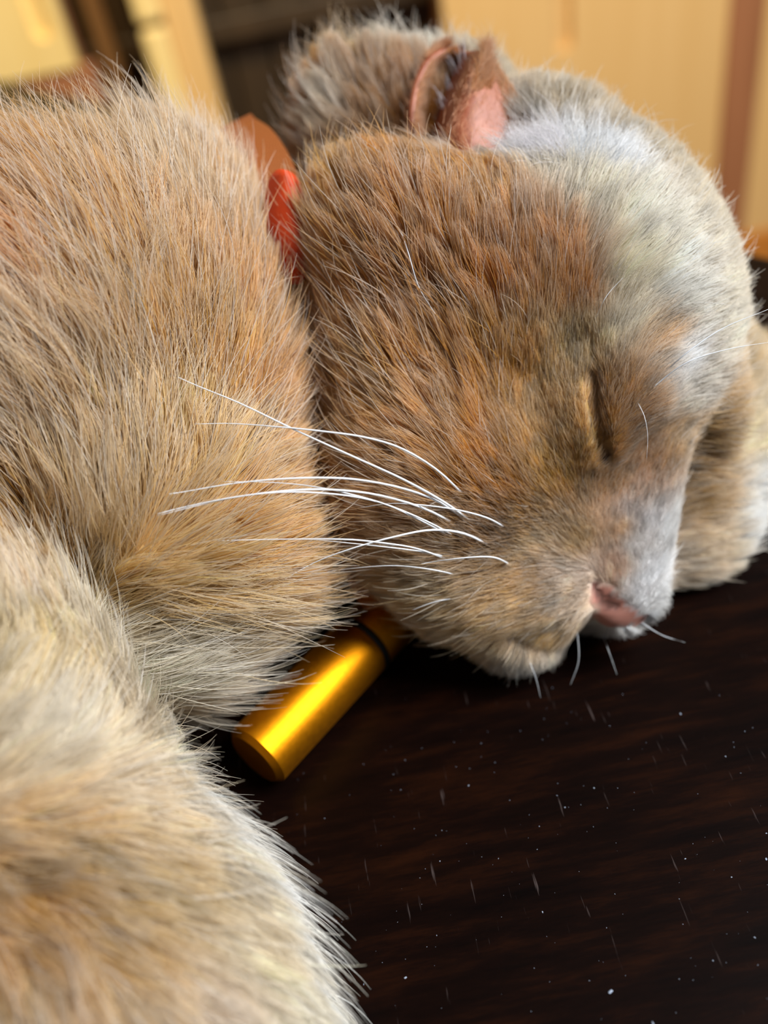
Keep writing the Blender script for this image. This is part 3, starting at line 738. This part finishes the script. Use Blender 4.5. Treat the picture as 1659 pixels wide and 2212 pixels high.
tpart('apron', -0.64, 0.64, -0.08, -0.06, TABLE_Z - 0.12, TABLE_Z - 0.032, 0.002)
tpart('apron', -0.64, 0.64, -0.89, -0.87, TABLE_Z - 0.12, TABLE_Z - 0.032, 0.002)

# dust and lint on the table top
bm = bmesh.new()
def fleck(px, py, s):
    c = Vector(ray_plane(px, py, 2, TABLE_Z + s * 0.4))
    r = bmesh.ops.create_icosphere(bm, subdivisions=1, radius=s)
    a = random.uniform(0, 6.28); st = random.uniform(0.8, 2.6)
    for v in r['verts']:
        q = v.co * random.uniform(0.6, 1.2); q.x *= st; q.z *= 0.5
        v.co = c + Matrix.Rotation(a, 3, 'Z') @ q
for px, py, s in ((1567, 1634, 5), (1220, 1744, 4), (1655, 1856, 5), (1470, 1542, 4), (876, 2112, 4), (1318, 2142, 7), (1012, 1697, 4), (1580, 1895, 4), (1480, 1855, 3), (1165, 1785, 3),
                  (1345, 1500, 3), (950, 1860, 3), (1540, 2075, 3), (1410, 2210, 4), (1283, 1702, 3), (1655, 1800, 3), (1630, 2025, 3), (1172, 1970, 3)):
    fleck(px, py, s * 0.00004)
for k in range(150): fleck(random.uniform(640, 1659), random.uniform(1480, 2212), random.uniform(0.6, 1.8) * 0.00004)
tag(bm_obj('dust', bm, simple('lint', (0.30, 0.34, 0.42, 1), 0.9)), 'pale specks of dust scattered over the dark table top', 'dust', kind='stuff')

# ================================================================== room behind the table
fl = tag(bm_obj('floor', box_bm(-3, 3, -1.5, 3.0, -0.05, 0.0), simple('floor_wood', srgb(120, 75, 40), 0.5, 0, 0.25, 12)), kind='structure')
WY = 1.42
honey = None
def woodmat(name, c1, c2, rough=0.45):
    mt, nt, b = new_mat(name)
    tcn = nt.nodes.new('ShaderNodeTexCoord'); mp = nt.nodes.new('ShaderNodeMapping'); mp.inputs['Scale'].default_value = (30, 30, 2)
    nt.links.new(tcn.outputs['Object'], mp.inputs['Vector'])
    n = nt.nodes.new('ShaderNodeTexNoise'); n.inputs['Scale'].default_value = 1.5; n.inputs['Detail'].default_value = 5
    nt.links.new(mp.outputs[0], n.inputs['Vector']); r = nt.nodes.new('ShaderNodeValToRGB')
    r.color_ramp.elements[0].color = c1; r.color_ramp.elements[0].position = 0.3
    r.color_ramp.elements[1].color = c2; r.color_ramp.elements[1].position = 0.7
    nt.links.new(n.outputs['Fac'], r.inputs[0]); nt.links.new(r.outputs[0], b.inputs['Base Color'])
    b.inputs['Roughness'].default_value = rough
    return mt
honey = woodmat('honey_wood', srgb(220, 178, 112), srgb(226, 186, 122))
pale = woodmat('pale_yellow_wood', srgb(236, 205, 130), srgb(245, 218, 148))
brown = woodmat('brown_wood', srgb(150, 98, 62), srgb(168, 112, 74))
dark = woodmat('dark_wood', srgb(48, 36, 20), srgb(66, 50, 30))
wall = tag(bm_obj('wall_back', box_bm(-3, 3, WY + 0.2, WY + 0.3, 0, 2.6), simple('wall_paint', srgb(90, 70, 45), 0.8, 0, 0.1, 5)), kind='structure')
def X(px, py, Y): return ray_plane(px, py, 1, Y)[0]
def Z(px, py, Y): return ray_plane(px, py, 1, Y)[2]
# dark board partition between the doors, board by board
x0, x1 = X(150, 60, WY + 0.1), X(980, 60, WY + 0.1)
part = empty('board_partition', Vector(((x0 + x1) / 2, WY + 0.1, 0)))
tag(part, 'dark brown partition of upright boards behind the cat, between two pale doors', 'partition')
nb = 12; me0 = None; bw = (x1 - x0 + 0.2) / nb
for i in range(nb):
    if me0 is None:
        o = bm_obj('board', box_bm(-bw / 2 + 0.002, bw / 2 - 0.002, -0.01, 0.01, 0, 1.2, 0.003), dark, None); me0 = o.data
    else:
        o = bpy.data.objects.new('board', me0); C.objects.link(o)
    o.parent = part
    o.location = (x0 - 0.1 + bw * (i + 0.5) - part.location.x, (0.004 if i % 2 else 0), 0)
zr = Z(700, 22, WY + 0.08)
rail = bm_obj('rail', box_bm(x0 - 0.1, x1 + 0.1, WY + 0.06, WY + 0.088, zr - 0.012, zr + 0.02, 0.003), dark, part)
# right: honey coloured wardrobe with a routed groove
def slab_with_groove(name, x0, x1, y0, y1, z0, z1, gx0, gx1, gz, gdepth, mat, parent):
    """board whose front face has an upright groove, round-ended at gz, running up to the top edge"""
    bm = bmesh.new(); r = (gx1 - gx0) / 2; cx = (gx0 + gx1) / 2; nseg = 10
    arc = [(cx - r * math.cos(math.pi * k / nseg), gz + r - r * math.sin(math.pi * k / nseg)) for k in range(nseg + 1)]
    outer = [(x0, z1), (x0, z0), (x1, z0), (x1, z1)]
    prof = outer + [(gx1, z1)] + arc[::-1] + [(gx0, z1)]
    f = [bm.verts.new((x, y0, z)) for x, z in prof]
    bm.faces.new(f)
    gi = f[4:]; gb = [bm.verts.new((v.co.x, y0 + gdepth, v.co.z)) for v in gi]
    for a, b_, c, d in zip(gi[:-1], gi[1:], gb[1:], gb[:-1]): bm.faces.new((a, b_, c, d))
    bm.faces.new(gb)
    bk = [bm.verts.new((x, y1, z)) for x, z in outer]
    bm.faces.new(bk[::-1])
    for k in range(3): bm.faces.new((f[k], f[k + 1], bk[k + 1], bk[k]))
    bmesh.ops.recalc_face_normals(bm, faces=bm.faces)
    return bm_obj(name, bm, mat, parent)
Y1 = WY
wx0, wx1 = X(958, 30, Y1), X(1659, 200, Y1) + 0.35
ward = empty('wardrobe', Vector(((wx0 + wx1) / 2, Y1 + 0.1, 0)))
tag(ward, 'honey coloured wooden wardrobe with brown upright strip and a routed groove', 'wardrobe')
sx0, sx1 = X(1565, 150, Y1), X(1640, 150, Y1)
zb = Z(1640, 500, Y1)
slab_with_groove('door_panel', wx0, sx0, Y1, Y1 + 0.02, zb, 1.5, X(1198, 40, Y1), X(1238, 40, Y1), Z(1216, 112, Y1), 0.012, honey, ward)
bm_obj('upright_strip', box_bm(sx0, sx1, Y1 - 0.004, Y1 + 0.02, zb, 1.5, 0.002), brown, ward)
bm_obj('door_panel', box_bm(sx1, wx1, Y1, Y1 + 0.02, zb, 1.5, 0.002), honey, ward)
bm_obj('bottom_rail', box_bm(wx0, wx1, Y1 - 0.006, Y1 + 0.02, 0.0, zb, 0.003), woodmat('orange_wood', srgb(190, 120, 45), srgb(205, 132, 52)), ward)
bm_obj('carcass', box_bm(wx0, wx1, Y1 + 0.021, Y1 + 0.19, 0.0, 1.5, 0.002), brown, ward)
# left: pale door with a groove, and a pale post beside it
Y2 = WY - 0.05
dx1 = X(138, 60, Y2); dx0 = dx1 - 0.5
door = empty('cupboard', Vector(((dx0 + dx1) / 2, Y2 + 0.1, 0)))
tag(door, 'pale yellow wooden cupboard with a round-ended groove and brown base', 'cupboard')
zb2 = Z(60, 168, Y2)
slab_with_groove('door_panel', dx0, dx1, Y2, Y2 + 0.02, zb2, 1.5, X(58, 40, Y2), X(104, 40, Y2), Z(80, 92, Y2), 0.012, pale, door)
bm_obj('base_panel', box_bm(dx0, dx1 + 0.02, Y2 + 0.004, Y2 + 0.03, 0, zb2, 0.003), brown, door)
bm_obj('carcass', box_bm(dx0, dx1 - 0.005, Y2 + 0.031, Y2 + 0.1, 0, 1.5, 0.002), brown, door)
px0, px1 = X(300, 60, Y2), X(432, 60, Y2)
post = empty('door_post', Vector(((px0 + px1) / 2, Y2 + 0.03, 0)))
tag(post, 'pale yellow wooden post with a raised strip, beside the dark boards', 'post')
xm = px0 + (px1 - px0) * 0.45
bm_obj('shaft', box_bm(xm, px1, Y2, Y2 + 0.06, 0, 1.5, 0.003), honey, post)
zs = Z(330, 52, Y2)
bm_obj('face_strip', box_bm(px0, xm - 0.001, Y2 - 0.012, Y2 + 0.06, 0, zs - 0.004, 0.006), pale, post)
bm_obj('face_strip', box_bm(px0, xm - 0.001, Y2 - 0.012, Y2 + 0.06, zs + 0.004, 1.5, 0.006), pale, post)
qx0, qx1 = X(195, 60, Y2 + 0.05), X(235, 60, Y2 + 0.05)
tag(bm_obj('upright_batten', box_bm(qx0, qx1, Y2 + 0.05, Y2 + 0.08, 0, 1.5, 0.003), woodmat('batten_wood', srgb(110, 76, 38), srgb(124, 88, 46))), 'narrow brown upright batten between the cupboard and the pale post', 'batten')
